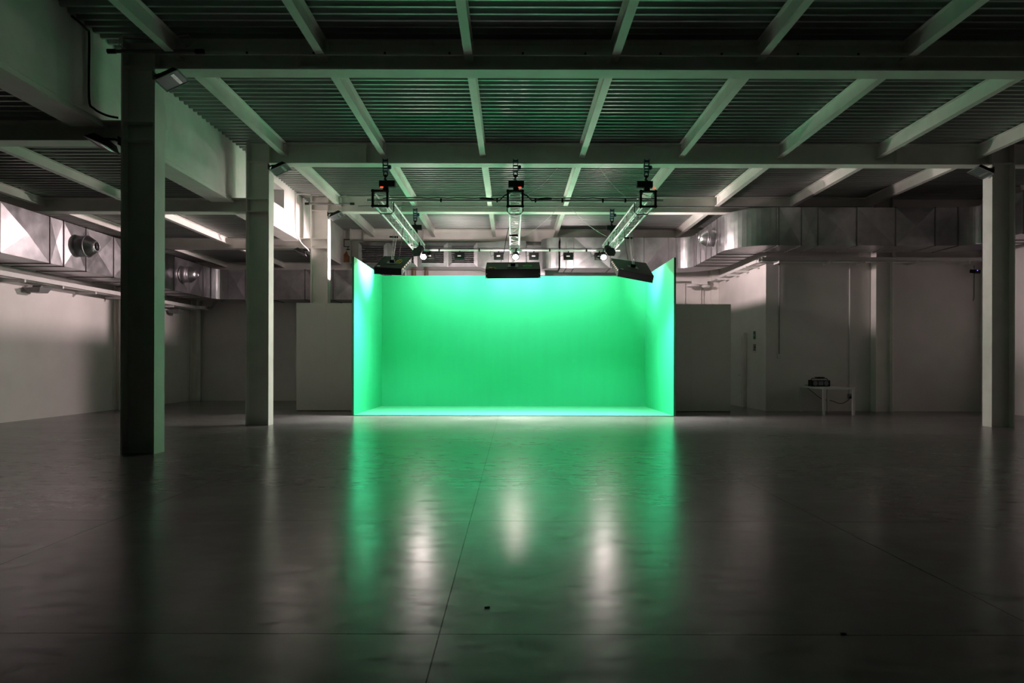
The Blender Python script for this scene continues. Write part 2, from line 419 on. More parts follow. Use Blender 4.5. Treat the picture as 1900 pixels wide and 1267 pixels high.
def hoist(x, y, label, cx):
    t = thing('chain_hoist', (x, y, 5.1), label, 'hoist', 'black chain hoists over the trusses')
    b = MB(); b.prism([(y-0.075,5.2),(y-0.06,5.18),(y+0.06,5.18),(y+0.075,5.2),(y+0.075,5.3),(y+0.06,5.32),(y-0.06,5.32),(y-0.075,5.3)], 'x', x-0.17, x+0.17)
    b.build('motor_body', 'black', t, 0.008)
    MB().box(cx-0.05, cx+0.07, y-0.06, y+0.06, 5.09, 5.18).build('gear_box', 'black', t, 0.006)
    c = MB()
    zz = 5.32; k = 0
    while zz < 5.42:
        c.box(cx-0.012, cx+0.012, y-0.006, y+0.006, zz, zz+0.035) if k % 2 else c.box(cx-0.006, cx+0.006, y-0.012, y+0.012, zz, zz+0.035)
        zz += 0.028; k += 1
    c.build('chain', 'black', t)
    hk = MB(); hk.tube([(cx+0.02, y, 5.41),(cx-0.02, y, 5.385),(cx-0.03, y, 5.35),(cx, y, 5.33),(cx+0.03, y, 5.35)], 0.012, 8)
    hk.lathe([(0,-0.022),(0.036,-0.018),(0.036,0.018),(0,0.022)], (cx, y, 5.43), (0,0,1), 12)
    hk.build('hook', 'black', t)
    return t
red = []
for i, (cx, hx) in enumerate(((-2.77, -2.73), (0.055, 0.07), (2.90, 2.86))):
    clamp(cx, ROW[1]+0.0, f'blue beam clamp on the second main beam above the near end of the {tn[i]} truss')
    t = hoist(hx, ROW[1]+0.02, f'black chain hoist at the near end of the {tn[i]} truss', cx)
    lx = (-2.84, 0.15, 3.06)[i]
    MB().box(lx-0.032, lx+0.032, ROW[1]-0.062, ROW[1]-0.05, 5.155, 5.178).build('indicator_light', 'led_red', t)
for i, cx in ((0, -2.80), (2, 2.84)):
    clamp(cx, ROW[2], f'blue beam clamp on the third main beam above the far end of the {tn[i]} truss')
    hoist(cx+0.02, ROW[2]+0.02, f'black chain hoist above the far part of the {tn[i]} truss', cx)

# lighting bars
def bar(y, z, x0, x1, label, clx, mname):
    t = thing('lighting_bar', ((x0+x1)/2, y, z), label, 'bar', 'lighting bars on the trusses')
    MB().tube([(x0, y, z), (x1, y, z)], 0.03, 12).build('pipe', mname, t)
    for x in clx:
        MB().lathe([(0.031,-0.02),(0.042,-0.02),(0.042,0.02),(0.031,0.02)], (x, y, z), (1,0,0), 12).build('clamp_ring', 'black', t)
    cb = MB(); n = 30
    cb.tube([(x0+0.35+(x1-x0-0.5)*k/n, y-0.02, z+0.038+0.02*abs(math.sin(k*1.3))) for k in range(n+1)], 0.012, 6)
    cb.build('cable', 'rubber', t)
    return t
bar(15.2, 4.985, -3.24, 3.34, 'long grey lighting bar across the near ends of the three trusses', [-1.6, -0.35, 0.5, 1.1, 2.0, 2.5], 'alu')
bar(20.4, 4.745, -2.85, 3.2, 'pale lighting bar with small floodlights under the far ends of the trusses', [-2.2, -1.0, 0.1, 1.1, 2.2], 'alu')

# small floods on rear bar
FX = [-2.48, -1.59, -0.42, 0.63, 1.66, 2.59]
fl = ['first, beside the bright left lamp', 'second from the left', 'just left of the centre lamp',
      'just right of the centre lamp', 'alone before the silver duct', 'last, behind the right lamps']
def flood(x, label):
    y, z = 20.42, 4.565
    t = thing('flood_lamp', (x, y, z), 'small black flood lamp on the far bar, ' + label, 'lamp', 'small flood lamps on the far bar')
    up = Vector((0, 0.22, 0.97)); fw = Vector((0, 0.97, -0.22))
    MB().obox((x, y, z), [(1,0,0), fw, up], (0.285, 0.10, 0.20)).build('housing', 'black', t, 0.008)
    yk = MB(); 
    for dx in (-0.152, 0.152): yk.box(x+dx-0.004, x+dx+0.004, y-0.015, y+0.015, z-0.01, z+0.115)
    yk.box(x-0.156, x+0.156, y-0.015, y+0.015, z+0.11, z+0.118); yk.box(x-0.02, x+0.02, y-0.03, y+0.03, z+0.118, z+0.20)
    yk.build('yoke', 'black', t)
    MB().obox(Vector((x-0.01, y, z-0.01))-fw*0.0515, [(1,0,0), fw, up], (0.10, 0.003, 0.035)).build('badge', 'label', t)
    MB().obox(Vector((x, y, z))+fw*0.0515, [(1,0,0), fw, up], (0.25, 0.004, 0.16)).build('lens', 'floodled', t)
    MB().tube([(x-0.13, y, z+0.05), (x-0.24, y+0.02, z+0.0), (x-0.26, y+0.02, z+0.12), (x-0.2, y, z+0.2)], 0.007, 6).build('cord', 'rubber', t)
    return t
for x, l in zip(FX, fl): flood(x, l)

# bright open lamps at the far ends of the trusses
def stage_lamp(x, z, label, open_lens=True, yaw=0.0, y=20.12, big=1.0):
    t = thing('stage_lamp', (x, y, z), label, 'lamp', 'bright stage lamps at the truss ends')
    R = Matrix.Rotation(yaw, 3, 'Z')
    fw = R @ Vector((0, -0.82, -0.57)); sd = R @ Vector((1, 0, 0)); up = sd.cross(fw); 
    if up.z < 0: up = -up
    c = Vector((x, y, z))+fw*-0.16+Vector((0, 0, 0.05))
    MB().lathe([(0,-0.13),(0.07,-0.12),(0.10,-0.05),(0.105,0.10),(0.115,0.12),(0.0,0.12)], c, fw, 20).build('housing', 'black', t)
    lens = c+fw*0.125
    MB().lathe([(0.0,0.016),(0.045,0.012),(0.085*big,0.0)], lens, fw, 20).build('lens', 'lamp', t)
    d = Vector((0, -0.97, -0.22)) if open_lens else Vector((0, -0.35, -0.94))
    d = R @ d
    fl = MB(); n = Vector((0,0,1))
    base = lens+up*0.10
    w = d.cross(sd).normalized()
    pts = [base+sd*a+d*b for a, b in ((-0.10,0),(0.10,0),(0.15,0.09),(0.15,0.17),(0.09,0.27),(-0.09,0.27),(-0.15,0.17),(-0.15,0.09))]
    k = len(pts)
    fl.add([p for p in pts]+[p+w*0.006 for p in pts], [tuple(range(k)), tuple(range(k,2*k))[::-1]]+[(i,(i+1)%k,(i+1)%k+k,i+k) for i in range(k)])
    fl.build('barn_door', 'black', t)
    hd = MB(); hd.tube([c+up*0.10, c+up*0.10+Vector((0,0.02,0.12)), (c.x, c.y+0.05, TZ0-0.03)], 0.014, 8)
    hd.build('hanger', 'black', t)
    return t
stage_lamp(-2.74, 4.54, 'stage lamp with a large dark flap, higher of two under the left truss', False, -0.3, 19.75)
stage_lamp(-2.64, 4.43, 'glaring stage lamp lower of the two under the left truss end')
stage_lamp(0.08, 4.43, 'glaring stage lamp under the far end of the centre truss')
stage_lamp(2.80, 4.56, 'stage lamp with a round dark flap, higher of two under the right truss', False, 0.25, 19.75)
stage_lamp(2.68, 4.43, 'glaring stage lamp lower of the two under the right truss end')

# soft lights
def softlight(fl_, fr_, bl, br, t_, label, xh, logos):
    fl_, fr_, bl, br = map(Vector, (fl_, fr_, bl, br))
    ctr = (fl_+fr_+bl+br)/4
    o = thing('soft_light', ctr, label, 'studio light', 'black fluorescent soft lights over the stage')
    u = (fr_-fl_).normalized(); v = (bl-fl_).normalized(); n = u.cross(v).normalized()
    if n.z < 0: n = -n
    dn = -n*t_
    inset = 0.03
    mb = MB()
    # back sheet and four sides, open below
    mb.hexa([fl_, fr_, br, bl], [p+dn*0.07 for p in (fl_, fr_, br, bl)])
    for a, b_ in ((fl_, fr_), (fr_, br), (br, bl), (bl, fl_)):
        inn = (ctr-(a+b_)/2); inn = inn.normalized()*0.012
        mb.hexa([a, b_, b_+inn, a+inn], [a+dn, b_+dn, b_+dn+inn, a+dn+inn])
    mb.build('shell', 'black', o)
    long_u = (fr_-fl_).length > (bl-fl_).length
    tubes = MB()
    for k in range(4):
        f = (k+0.5)/4
        if long_u: a, b_ = fl_.lerp(bl, f), fr_.lerp(br, f)
        else: a, b_ = fl_.lerp(fr_, f), bl.lerp(br, f)
        a, b_ = a.lerp(b_, 0.04), a.lerp(b_, 0.96)
        MB().tube([a+dn*0.55, b_+dn*0.55], 0.02, 10).build('fluorescent_tube', 'tube', o)
    lv = MB(); 
    for k in range(1, 9):
        f = k/9
        if long_u: a, b_ = fl_.lerp(fr_, f), bl.lerp(br, f)
        else: a, b_ = fl_.lerp(bl, f), fr_.lerp(br, f)
        a2, b2 = a.lerp(b_, 0.03)+dn*0.8, a.lerp(b_, 0.97)+dn*0.8
        e = (b_-a).normalized().cross(n)*0.004
        lv.hexa([a2-e, b2-e, b2+e, a2+e], [a2-e+dn*0.19, b2-e+dn*0.19, b2+e+dn*0.19, a2+e+dn*0.19])
    lv.build('louvre', 'black', o)
    # mounting plate, swivel
    pc = ctr.lerp((fl_+fr_)/2, 0.15)+n*0.006
    pl = MB().obox(pc, [u, v, n], (0.26, 0.26, 0.012)).build('mount_plate', 'grey', o)
    MB().obox(pc+n*0.04, [u, v, n], (0.12, 0.1, 0.08)).build('swivel', 'black', pl, 0.008)
    for lg in logos(fl_, fr_, bl, br, u, v, n, dn, o): pass
    top = Vector((xh, ctr.y+0.0, TZ0-0.03))
    h = thing('pantograph_hanger', top, 'thin ' + label.split(',')[0].replace('black fluorescent soft light', 'steel rod hanger holding the soft light'), 'hanger', 'hangers between trusses and soft lights')
    bot = pc+n*0.07
    for k, (a, b_) in enumerate(((-0.035, -0.02), (0.0, 0.0), (0.06, 0.025))):
        MB().tube([top+Vector((a, 0, 0)), bot+Vector((b_, 0, 0))], 0.006, 6).build('rod', 'alu', h)
    MB().box(top.x-0.07, top.x+0.08, top.y-0.025, top.y+0.025, top.z-0.2, top.z-0.15).build('clamp_block', 'black', h)
    MB().tube([(top.x-0.14, top.y, top.z-0.17), (top.x-0.07, top.y, top.z-0.17)], 0.02, 8).build('tee_handle', 'black', h)
    return o, ctr, n, u, v

def text(name, s, size, loc, ax, ay, m, parent):
    cu = bpy.data.curves.new(name, 'FONT'); cu.body = s; cu.size = size; cu.align_x = 'CENTER'; cu.align_y = 'CENTER'; cu.extrude = 0.001; cu.resolution_u = 4
    cu.materials.append(M[m])
    tmp = bpy.data.objects.new(name, cu); C.objects.link(tmp)
    me = bpy.data.meshes.new_from_object(tmp); bpy.data.objects.remove(tmp); me.name = name
    o = bpy.data.objects.new(name, me); C.objects.link(o)
    ax = Vector(ax).normalized(); az = ax.cross(Vector(ay)).normalized(); ay = az.cross(ax)
    R = Matrix((ax, ay, az)).transposed().to_4x4(); R.translation = Vector(loc)-ORG[parent.name]
    o.matrix_local = R; o.parent = parent; ORG[o.name] = ORG[parent.name]
    o.matrix_local = R
    return o
def ring(cen, u, v, a, b_, r):
    return [Vector(cen)+u*a*math.cos(2*PI*k/24)+v*b_*math.sin(2*PI*k/24) for k in range(25)]
def logos_c(fl_, fr_, bl, br, u, v, n, dn, o):
    p = fl_.lerp(fr_, 0.765)+(bl-fl_)*0.45+n*0.003
    MB().tube(ring(p, u, v, 0.105, 0.09, 0.003), 0.004, 5).build('logo_ring', 'lime', o)
    text('logo_text', 'KINO', 0.10, p+n*0.002, u, v, 'lime', o)
    q = fl_.lerp(fr_, 0.09)+(bl-fl_)*0.18+n*0.01
    MB().obox(q, [u, v, n], (0.085, 0.07, 0.012)).build('tag', 'orange', o)
    MB().tube([q+u*0.06+v*0.03, q+u*0.10, q+u*0.12-v*0.07+dn*0.05, q+u*0.14-v*0.09+dn*0.5, q+u*0.18-v*0.1+dn*0.75, q+u*0.21-v*0.1+dn*0.7], 0.009, 6).build('strap', 'yellow', o)
    for f in (0.02, 0.98):
        for g in (0.5, 0.92):
            MB().lathe([(0,0.0),(0.008,0.0),(0.008,0.006),(0,0.008)], fl_.lerp(fr_, f)+dn*g, -v, 8).build('rivet', 'label', o)
    return []
def logos_l(fl_, fr_, bl, br, u, v, n, dn, o):
    p = fl_.lerp(fr_, 0.72)+(bl-fl_)*0.55+n*0.003
    MB().tube(ring(p, u, v, 0.07, 0.24, 0.003), 0.008, 5).build('logo_ring', 'yellow', o)
    text('logo_text', 'KINO', 0.13, p+n*0.002, v, -u, 'yellow', o)
    MB().obox(fl_.lerp(fr_, 0.12)+(bl-fl_)*0.12+n*0.002, [u, v, n], (0.075, 0.09, 0.003)).build('label_plate', 'label', o)
    for k in range(5):
        f = 0.12+0.17*k
        MB().lathe([(0,0),(0.012,0.003),(0.012,0.010),(0,0.014)], fr_.lerp(br, f)+u*0.0+dn*0.25, u, 8).build('tube_end', 'glint', o)
    return []
def logos_r(fl_, fr_, bl, br, u, v, n, dn, o):
    for f, g in ((0.86, 0.42), (0.84, 0.72)):
        MB().obox(fl_.lerp(fr_, f)+(bl-fl_)*g+n*0.002, [u, v, n], (0.09, 0.11, 0.003)).build('sticker', 'yellow', o)
    MB().obox(fl_.lerp(fr_, 0.12)+(bl-fl_)*0.1+n*0.002, [u, v, n], (0.07, 0.05, 0.003)).build('label_plate', 'label', o)
    for k in range(6):
        f = 0.1+0.14*k
        MB().lathe([(0,0),(0.012,0.003),(0.012,0.010),(0,0.014)], fl_.lerp(bl, f)+dn*0.25, -u, 8).build('tube_end', 'glint', o)
    return []
soft = []
soft.append(softlight((-3.435,16.9,3.735), (-2.756,16.9,3.70), (-3.42,18.2,4.22), (-2.70,18.2,4.18), 0.17, 'black fluorescent soft light hung under the left truss, tilted over the stage', -3.03, logos_l))
soft.append(softlight((-0.68,17.0,3.70), (0.69,17.0,3.715), (-0.67,17.62,3.965), (0.685,17.62,3.98), 0.235, 'black fluorescent soft light in the middle, seen flat from behind', 0.05, logos_c))
soft.append(softlight((2.653,17.1,3.72), (3.495,16.9,3.53), (2.635,18.3,4.187), (3.54,18.15,4.04), 0.18, 'black fluorescent soft light hung under the right truss, tilted and turned sideways', 3.02, logos_r))

# power cables drooping from the trusses to the soft lights
for pts, l in (([(-2.76,17.2,4.79),(-2.80,17.22,4.5),(-2.86,17.26,4.2),(-2.9,17.4,4.0)],'thin black power cable hanging from the left truss to its soft light'),
               ([(-0.1,17.2,4.79),(-0.16,17.2,4.55),(-0.22,17.25,4.2),(-0.3,17.4,3.95)],'thin black power cable hanging from the centre truss to the middle soft light'),
               ([(2.80,17.2,4.79),(2.82,17.22,4.5),(2.87,17.3,4.25),(2.95,17.5,4.03)],'thin black power cable hanging from the right truss to its soft light')):
    tag(MB().tube(pts, 0.009, 6).build('power_cable', 'rubber'), l, 'cable', 'power cables of the soft lights')
# black supply cables looping down from the centre hoist to the bar
for sg in (-1, 1):
    pts = [(0.06+sg*0.12, 14.98, 5.10), (0.06+sg*0.24, 15.0, 5.05), (0.06+sg*0.36, 15.08, 4.95), (0.06+sg*0.55, 15.16, 5.0), (0.06+sg*0.8, 15.18, 5.03)]
    tag(MB().tube(pts, 0.016, 6).build('supply_cable', 'rubber'), f'black cable drooping {"left" if sg < 0 else "right"} from the centre hoist to the near bar', 'cable', 'supply cables at the centre hoist')

# thin safety cables
for i, (a, b_, l) in enumerate((((1.9,15.1,5.7),(2.62,15.2,5.0),'thin pale cable slanting down to the near end of the right truss'), ((1.0,15.1,5.7),(0.32,15.2,5.12),'thin pale cable slanting down to the near end of the centre truss'),
      ((1.68,19.52,5.78),(2.72,19.8,5.05),'thin pale cable slanting down behind the bar to the right far hoist'), ((1.27,19.52,5.78),(0.28,20.0,5.07),'thin pale cable slanting down to the middle of the centre truss'))):
    a, b_ = Vector(a), Vector(b_)
    pts = [a.lerp(b_, k/10)+Vector((0,0,-0.08*math.sin(PI*k/10))) for k in range(11)]
    tag(MB().tube(pts, 0.006, 6).build('safety_cable', 'label'), l, 'cable', 'thin cables around the trusses')

# ------------------------------------------------------------------ floodlights on the columns
def col_flood(x, y, z, sx, label, tilt=0.75):
    t = thing('column_floodlight', (x, y, z), label, 'floodlight', 'floodlights on the columns')
    nrm = Vector((sx*0.45, -0.12, -1)).normalized(); yv = Vector((0,1,0)); u = nrm.cross(yv).normalized(); v = nrm.cross(u).normalized()
    c = Vector((x+sx*0.26, y, z))
    MB().hexa([c+u*a+v*b_-nrm*0.10 for a, b_ in ((-.12,-.12),(.12,-.12),(.12,.12),(-.12,.12))], [c+u*a+v*b_ for a, b_ in ((-.19,-.17),(.19,-.17),(.19,.17),(-.19,.17))]).build('housing', 'black', t, 0.01)
    fr = MB(); 
    for a, b_, da, db in ((0,-.165,.38,.02),(0,.165,.38,.02),(-.18,0,.02,.34),(.18,0,.02,.34)): fr.obox(c+u*a+v*b_+nrm*0.006, [u, v, nrm], (da, db, 0.012))
    fr.build('front_frame', 'grey', t)
    MB().obox(c+nrm*0.003, [u, v, nrm], (0.35, 0.32, 0.004)).build('glass', 'lampglass', t)
    MB().obox(c+u*0.07+nrm*0.008, [u, v, nrm], (0.05, 0.26, 0.006)).build('lamp_tube', 'reflector', t)
    br = MB(); br.tube([(x, y, z+0.06), (x+sx*0.07, y, z+0.09), c-nrm*0.11], 0.018, 8); br.box(x-0.004, x+0.004, y-0.05, y+0.05, z-0.0, z+0.12)
    br.build('bracket', 'black', t)
    return t
col_flood(XC_L+0.255, ROW[0]-0.02, 5.52, 1, 'floodlight with a green glint on the right of the nearest column')
col_flood(XC_L-0.255, ROW[0]-0.02, 4.56, -1, 'floodlight on the left of the nearest column, seen edge on')
col_flood(XC_L+0.255, ROW[1]-0.02, 5.55, 1, 'floodlight on the right of the second left column under the beam')
col_flood(XC_L+0.255, ROW[2]-0.02, 5.56, 1, 'floodlight on the right of the column behind the left flat')
col_flood(XC_L-0.255, ROW[2]-0.02, 4.50, -1, 'pale floodlight on the left of the column behind the left flat')
col_flood(XC_R-0.255, ROW[1]-0.02, 5.52, -1, 'floodlight on the left of the right-hand column')

# linear lamps near column tops, and their loops of cable
for y, l in ((9.93, 'dark linear lamp bar across the top of the nearest column'), (19.38, 'grey linear lamp bar across the top of the column behind the left flat')):
    t = thing('linear_lamp', (-5.2, y, 5.88), l, 'lamp', 'linear lamps by the column tops')
    MB().tube([(-5.86, y, 5.88), (-4.52, y, 5.88)], 0.026, 10).build('tube', 'grey', t)
    for a, b_ in ((-5.9, -5.78), (-4.62, -4.50)): MB().tube([(a, y, 5.88), (b_, y, 5.88)], 0.034, 10).build('end_cap', 'black', t)
    for xa in (-5.62, -4.78):
        sgn = -1 if xa < -5.2 else 1
        MB().tube([(xa-sgn*0.1, y, 6.10), (xa+sgn*0.05, y, 6.12), (xa+sgn*0.13, y, 6.04), (xa+sgn*0.11, y, 5.96), (xa, y, 5.905)], 0.009, 6).build('cord', 'label', t)

# conduits on the upper wall
def smooth(pts, k=4):
    P = [Vector(p) for p in pts]; out = []
    for i in range(len(P)-1):
        p0, p1, p2, p3 = P[max(i-1,0)], P[i], P[i+1], P[min(i+2,len(P)-1)]
        for j in range(k):
            t = j/k
            out.append(0.5*((2*p1)+(p2-p0)*t+(2*p0-5*p1+4*p2-p3)*t*t+(3*p1-p0-3*p2+p3)*t**3))
    return out+[P[-1]]
def pipe(name, pts, r, m, label, cat, group=None):
    if len(pts) > 3: pts = smooth(pts)
    return tag(MB().tube(pts, r, 8).build(name, m), label, cat, group)
pipe('conduit', [(-6.075, 9.4, 6.12), (-6.075, 9.72, 6.1), (-6.075, 9.78, 6.0), (-6.075, 9.78, 5.15), (-6.05, 9.85, 5.02), (-5.95, 9.98, 4.97), (-5.81, 10.05, 4.955)], 0.016, 'black', 'dark conduit running down the upper wall left of the nearest column', 'conduit', 'conduits on the upper wall')
pipe('conduit', [(-5.7, 19.2, 6.1), (-6.0, 19.15, 6.1), (-6.07, 19.1, 6.0), (-6.07, 19.1, 5.1), (-6.04, 19.15, 4.9), (-5.95, 19.3, 4.72), (-5.86, 19.45, 4.62), (-5.82, 19.5, 4.55)], 0.018, 'label', 'white conduit curving down the upper wall to the column behind the left flat', 'conduit', 'conduits on the upper wall')
pipe('gas_pipe', [(-4.4, ROW[2]-0.16, 5.82), (10.2, ROW[2]-0.16, 5.82)], 0.02, 'grey', 'thin grey pipe along the front of the third main beam', 'pipe')
r = thing('track_rail', (0, ROW[0]-0.1, 5.87), 'thin dark rail with small bolts along the top of the nearest main beam', 'rail')
MB().box(-5.2, 12, ROW[0]-0.12, ROW[0]-0.09, 5.862, 5.905).build('strip', 'steel', r)
for k in range(11):
    x = -4.9+1.0*k+0.06*math.sin(k*3)
    MB().lathe([(0,0),(0.017,0),(0.017,0.012),(0,0.016)], (x, ROW[0]-0.12, 5.885), (0,-1,0), 8).build('bolt', 'black', r)

# ------------------------------------------------------------------ ducts
def cross_panel(mb, a, b_, c, d, out, bulge=0.014):
    a, b_, c, d = map(Vector, (a, b_, c, d)); m = (a+b_+c+d)/4+Vector(out)*bulge
    mb.add([a, b_, c, d, m], [(0,1,4),(1,2,4),(2,3,4),(3,0,4)])
def duct_run(parent, axis, face, back, t0, t1, z0, z1, n, cuts=None):
    """box duct; axis 'y': runs along Y with its visible face at X=face; axis 'x': along X with its face at Y=face."""
    ts = cuts or [t0+(t1-t0)*k/n for k in range(n+1)]
    sg = 1 if face > back else -1
    for k in range(len(ts)-1):
        a, b_ = ts[k]+0.012, ts[k+1]-0.012
        mb = MB()
        def P(t, w, z): return (w, t, z) if axis == 'y' else (t, w, z)
        out = (sg,0,0) if axis == 'y' else (0,sg,0)
        cross_panel(mb, P(a,face,z0), P(b_,face,z0), P(b_,face,z1), P(a,face,z1), out, 0.045*min(1, (b_-a))*(1 if k % 2 else -0.9))
        cross_panel(mb, P(a,face,z0), P(b_,face,z0), P(b_,back,z0), P(a,back,z0), (0,0,-1))
        cross_panel(mb, P(a,face,z1), P(b_,face,z1), P(b_,back,z1), P(a,back,z1), (0,0,1))
        cross_panel(mb, P(a,back,z0), P(b_,back,z0), P(b_,back,z1), P(a,back,z1), [-q for q in out])
        mb.build('duct_section', 'galv', parent)
        # joint flange
        f = MB(); e = 0.018; t = ts[k+1]
        lo, hi = (min(face, back)-e, max(face, back)+e)
        fx = face+sg*e
        ta, tb = t-0.012, t+0.012
        def B(ta, tb, w0, w1, zz0, zz1):
            if axis == 'y': f.box(w0, w1, ta, tb, zz0, zz1)
            else: f.box(ta, tb, w0, w1, zz0, zz1)
        B(ta, tb, lo, hi, z0-e, z0); B(ta, tb, lo, hi, z1, z1+e); B(ta, tb, face, fx, z0-e, z1+e); B(ta, tb, back-sg*e, back, z0-e, z1+e)
        f.build('joint_flange', 'galv_dark', parent)
def nozzle(parent, org, d):
    n = MB().lathe([(0.265,0.0),(0.24,0.02),(0.235,0.21),(0.252,0.215),(0.252,0.235),(0.235,0.24)], org, d, 32).build('jet_nozzle', 'galv', parent)
    MB().lathe([(0.235,0.24),(0.222,0.27),(0.165,0.36),(0.115,0.43),(0.1,0.43),(0.1,0.33)], org, d, 32).build('cone', 'galv', n)
    MB().lathe([(0.14,0.34),(0.0,0.34)], org, d, 24).build('outlet', 'rubber', n)
dl = thing('air_duct', (-10.5, 18, 3.5), 'galvanised rectangular air duct with two round jet nozzles along the left wall', 'air duct')
yc = [6.2, 9.3, 12.9, 15.62, 16.12, 17.05, 18.3, 19.35, 20.1, 20.9, 21.75, 22.55]
duct_run(dl, 'y', -10.0, -11.15, 0, 0, 3.5, 4.5, 0, [7.4, 9.4, 11.4, 13.3, 14.75, 15.2, 16.0, 17.1, 18.15, 19.2, 20.15, 21.1, 22.05, 22.6])
# rounded inner corner
def corner(parent, cx, cy, r, a0, a1, z0, z1, r2=None, n=10, name='elbow'):
    mb = MB(); vs = []
    r2 = r2 or 0.0
    arc = [(cx+r*math.cos(a0+(a1-a0)*k/n), cy+r*math.sin(a0+(a1-a0)*k/n)) for k in range(n+1)]
    arc2 = [(cx+r2*math.cos(a0+(a1-a0)*k/n), cy+r2*math.sin(a0+(a1-a0)*k/n)) for k in range(n+1)]
    for k in range(n):
        (ax, ay), (bx, by) = arc[k], arc[k+1]; (cx_, cy_), (dx, dy) = arc2[k], arc2[k+1]
        mb.add([(ax,ay,z0),(bx,by,z0),(bx,by,z1),(ax,ay,z1)], [(0,1,2,3)], True)
        mb.add([(cx_,cy_,z0),(dx,dy,z0),(dx,dy,z1),(cx_,cy_,z1)], [(3,2,1,0)], True)
        for z in (z0, z1): mb.add([(ax,ay,z),(bx,by,z),(dx,dy,z),(cx_,cy_,z)], [(0,1,2,3)])
    return mb.build(name, 'galv', parent)
corner(dl, -9.6, 22.6, 0.4, PI, PI/2, 3.5, 4.5, 1.55)          # concave inner bend
duct_run(dl, 'x', 23.0, 24.15, 0, 0, 3.5, 4.5, 0, [-9.6, -9.0, -8.1, -7.0, -6.05, -4.95, -4.3])
nozzle(dl, (-10.0, 15.72, 4.03), (1,0,0)); nozzle(dl, (-10.0, 20.7, 4.03), (1,0,0))
# hangers of the left duct
for y in (16.1, 18.2, 21.2):
    pass

dr = thing('air_duct', (6, 20, 4.5), 'galvanised air duct with one jet nozzle bending round the right-hand corner', 'air duct')
zt, zb = 5.5, 4.5
duct_run(dr, 'x', 22.4, 23.5, 0, 0, zb, zt, 0, [1.55, 1.75, 2.0, 3.2, 3.95, 4.3, 5.1, 5.35])
corner(dr, 1.5, 22.95, 0.55, 1.5*PI, PI, zb, zt, 0.01)
corner(dr, 5.35, 21.92, 0.48, PI/2, 0, zb, zt, 1.58)
duct_run(dr, 'y', 5.83, 6.93, 0, 0, zb, zt, 0, [19.15, 19.5, 20.05, 20.6, 21.2, 21.7, 21.92])
corner(dr, 6.95, 19.15, 1.12, PI, 1.5*PI, zb, zt, 0.03, 14)
duct_run(dr, 'x', 18.03, 19.13, 0, 0, zb, zt, 0, [6.95, 7.02, 7.62, 8.05, 9.08, 10.1, 11.15, 11.75])
corner(dr, 11.75, 17.6, 0.43, PI/2, 0, zb, zt, 1.5)
duct_run(dr, 'y', 12.18, 13.25, 0, 0, zb, zt, 0, [10, 12, 14, 15.3, 16.3, 17.2, 17.6])
nozzle(dr, (5.83, 19.78, 5.0), (-1,0,0))

# plenum with louvred grilles on the back wall
pg = thing('grille_plenum', (-3.2, 23.6, 4.7), 'silver plenum box with four louvred air grilles high on the back wall', 'air grille')
MB().box(-5.35, -1.2, 23.64, 24.4, 4.70, 5.54).build('casing', 'galv', pg)
for k in range(4):
    a = -5.34+1.038*k; b_ = a+1.0
    f = MB(); w = 0.12
    def slope_bar(p):  # bevelled frame member
        f.add(p, [(0,1,2,3)])
    z0, z1, yf, yi = 4.70, 5.54, 23.58, 23.63
    f.hexa([(a,yf+.03,z0),(b_,yf+.03,z0),(b_-w,yf,z0+w),(a+w,yf,z0+w)], [(a,yi+.01,z0),(b_,yi+.01,z0),(b_-w,yi+.01,z0+w),(a+w,yi+.01,z0+w)])
    f.hexa([(a+w,yf,z1-w),(b_-w,yf,z1-w),(b_,yf+.03,z1),(a,yf+.03,z1)], [(a+w,yi+.01,z1-w),(b_-w,yi+.01,z1-w),(b_,yi+.01,z1),(a,yi+.01,z1)])
    f.hexa([(a,yf+.03,z0),(a+w,yf,z0+w),(a+w,yf,z1-w),(a,yf+.03,z1)], [(a,yi+.01,z0),(a+w,yi+.01,z0+w),(a+w,yi+.01,z1-w),(a,yi+.01,z1)])
    f.hexa([(b_-w,yf,z0+w),(b_,yf+.03,z0),(b_,yf+.03,z1),(b_-w,yf,z1-w)], [(b_-w,yi+.01,z0+w),(b_,yi+.01,z0),(b_,yi+.01,z1),(b_-w,yi+.01,z1-w)])
    g = f.build('grille', 'galv', pg)
    MB().box(a+w, b_-w, 23.632, 23.638, z0+w, z1-w).build('backing', 'rubber', g)
    lv = MB(); nn = 9; hh = (z1-z0-2*w)/nn
    for q in range(nn):
        zz = z0+w+q*hh
        lv.hexa([(a+w,23.585,zz+0.005),(b_-w,23.585,zz+0.005),(b_-w,23.585,zz+0.013),(a+w,23.585,zz+0.013)], [(a+w,23.63,zz+hh*0.75),(b_-w,23.63,zz+hh*0.75),(b_-w,23.63,zz+hh*0.75+.008),(a+w,23.63,zz+hh*0.75+.008)])
    lv.build('louvre', 'galv', g)
tb = MB()
tb.hexa([(-1.2,23.64,4.70),(-0.15,23.3,4.40),(-0.15,24.4,4.40),(-1.2,24.4,4.70)], [(-1.2,23.64,5.54),(-0.15,23.3,5.54),(-0.15,24.4,5.54),(-1.2,24.4,5.54)])
tb.build('transition', 'galv', pg)
tb = MB(); tb.box(-0.14, 0.45, 23.3, 24.4, 4.40, 5.54); tb.box(0.47, 1.1, 23.3, 24.4, 4.38, 5.4); tb.build('end_box', 'galv', pg)

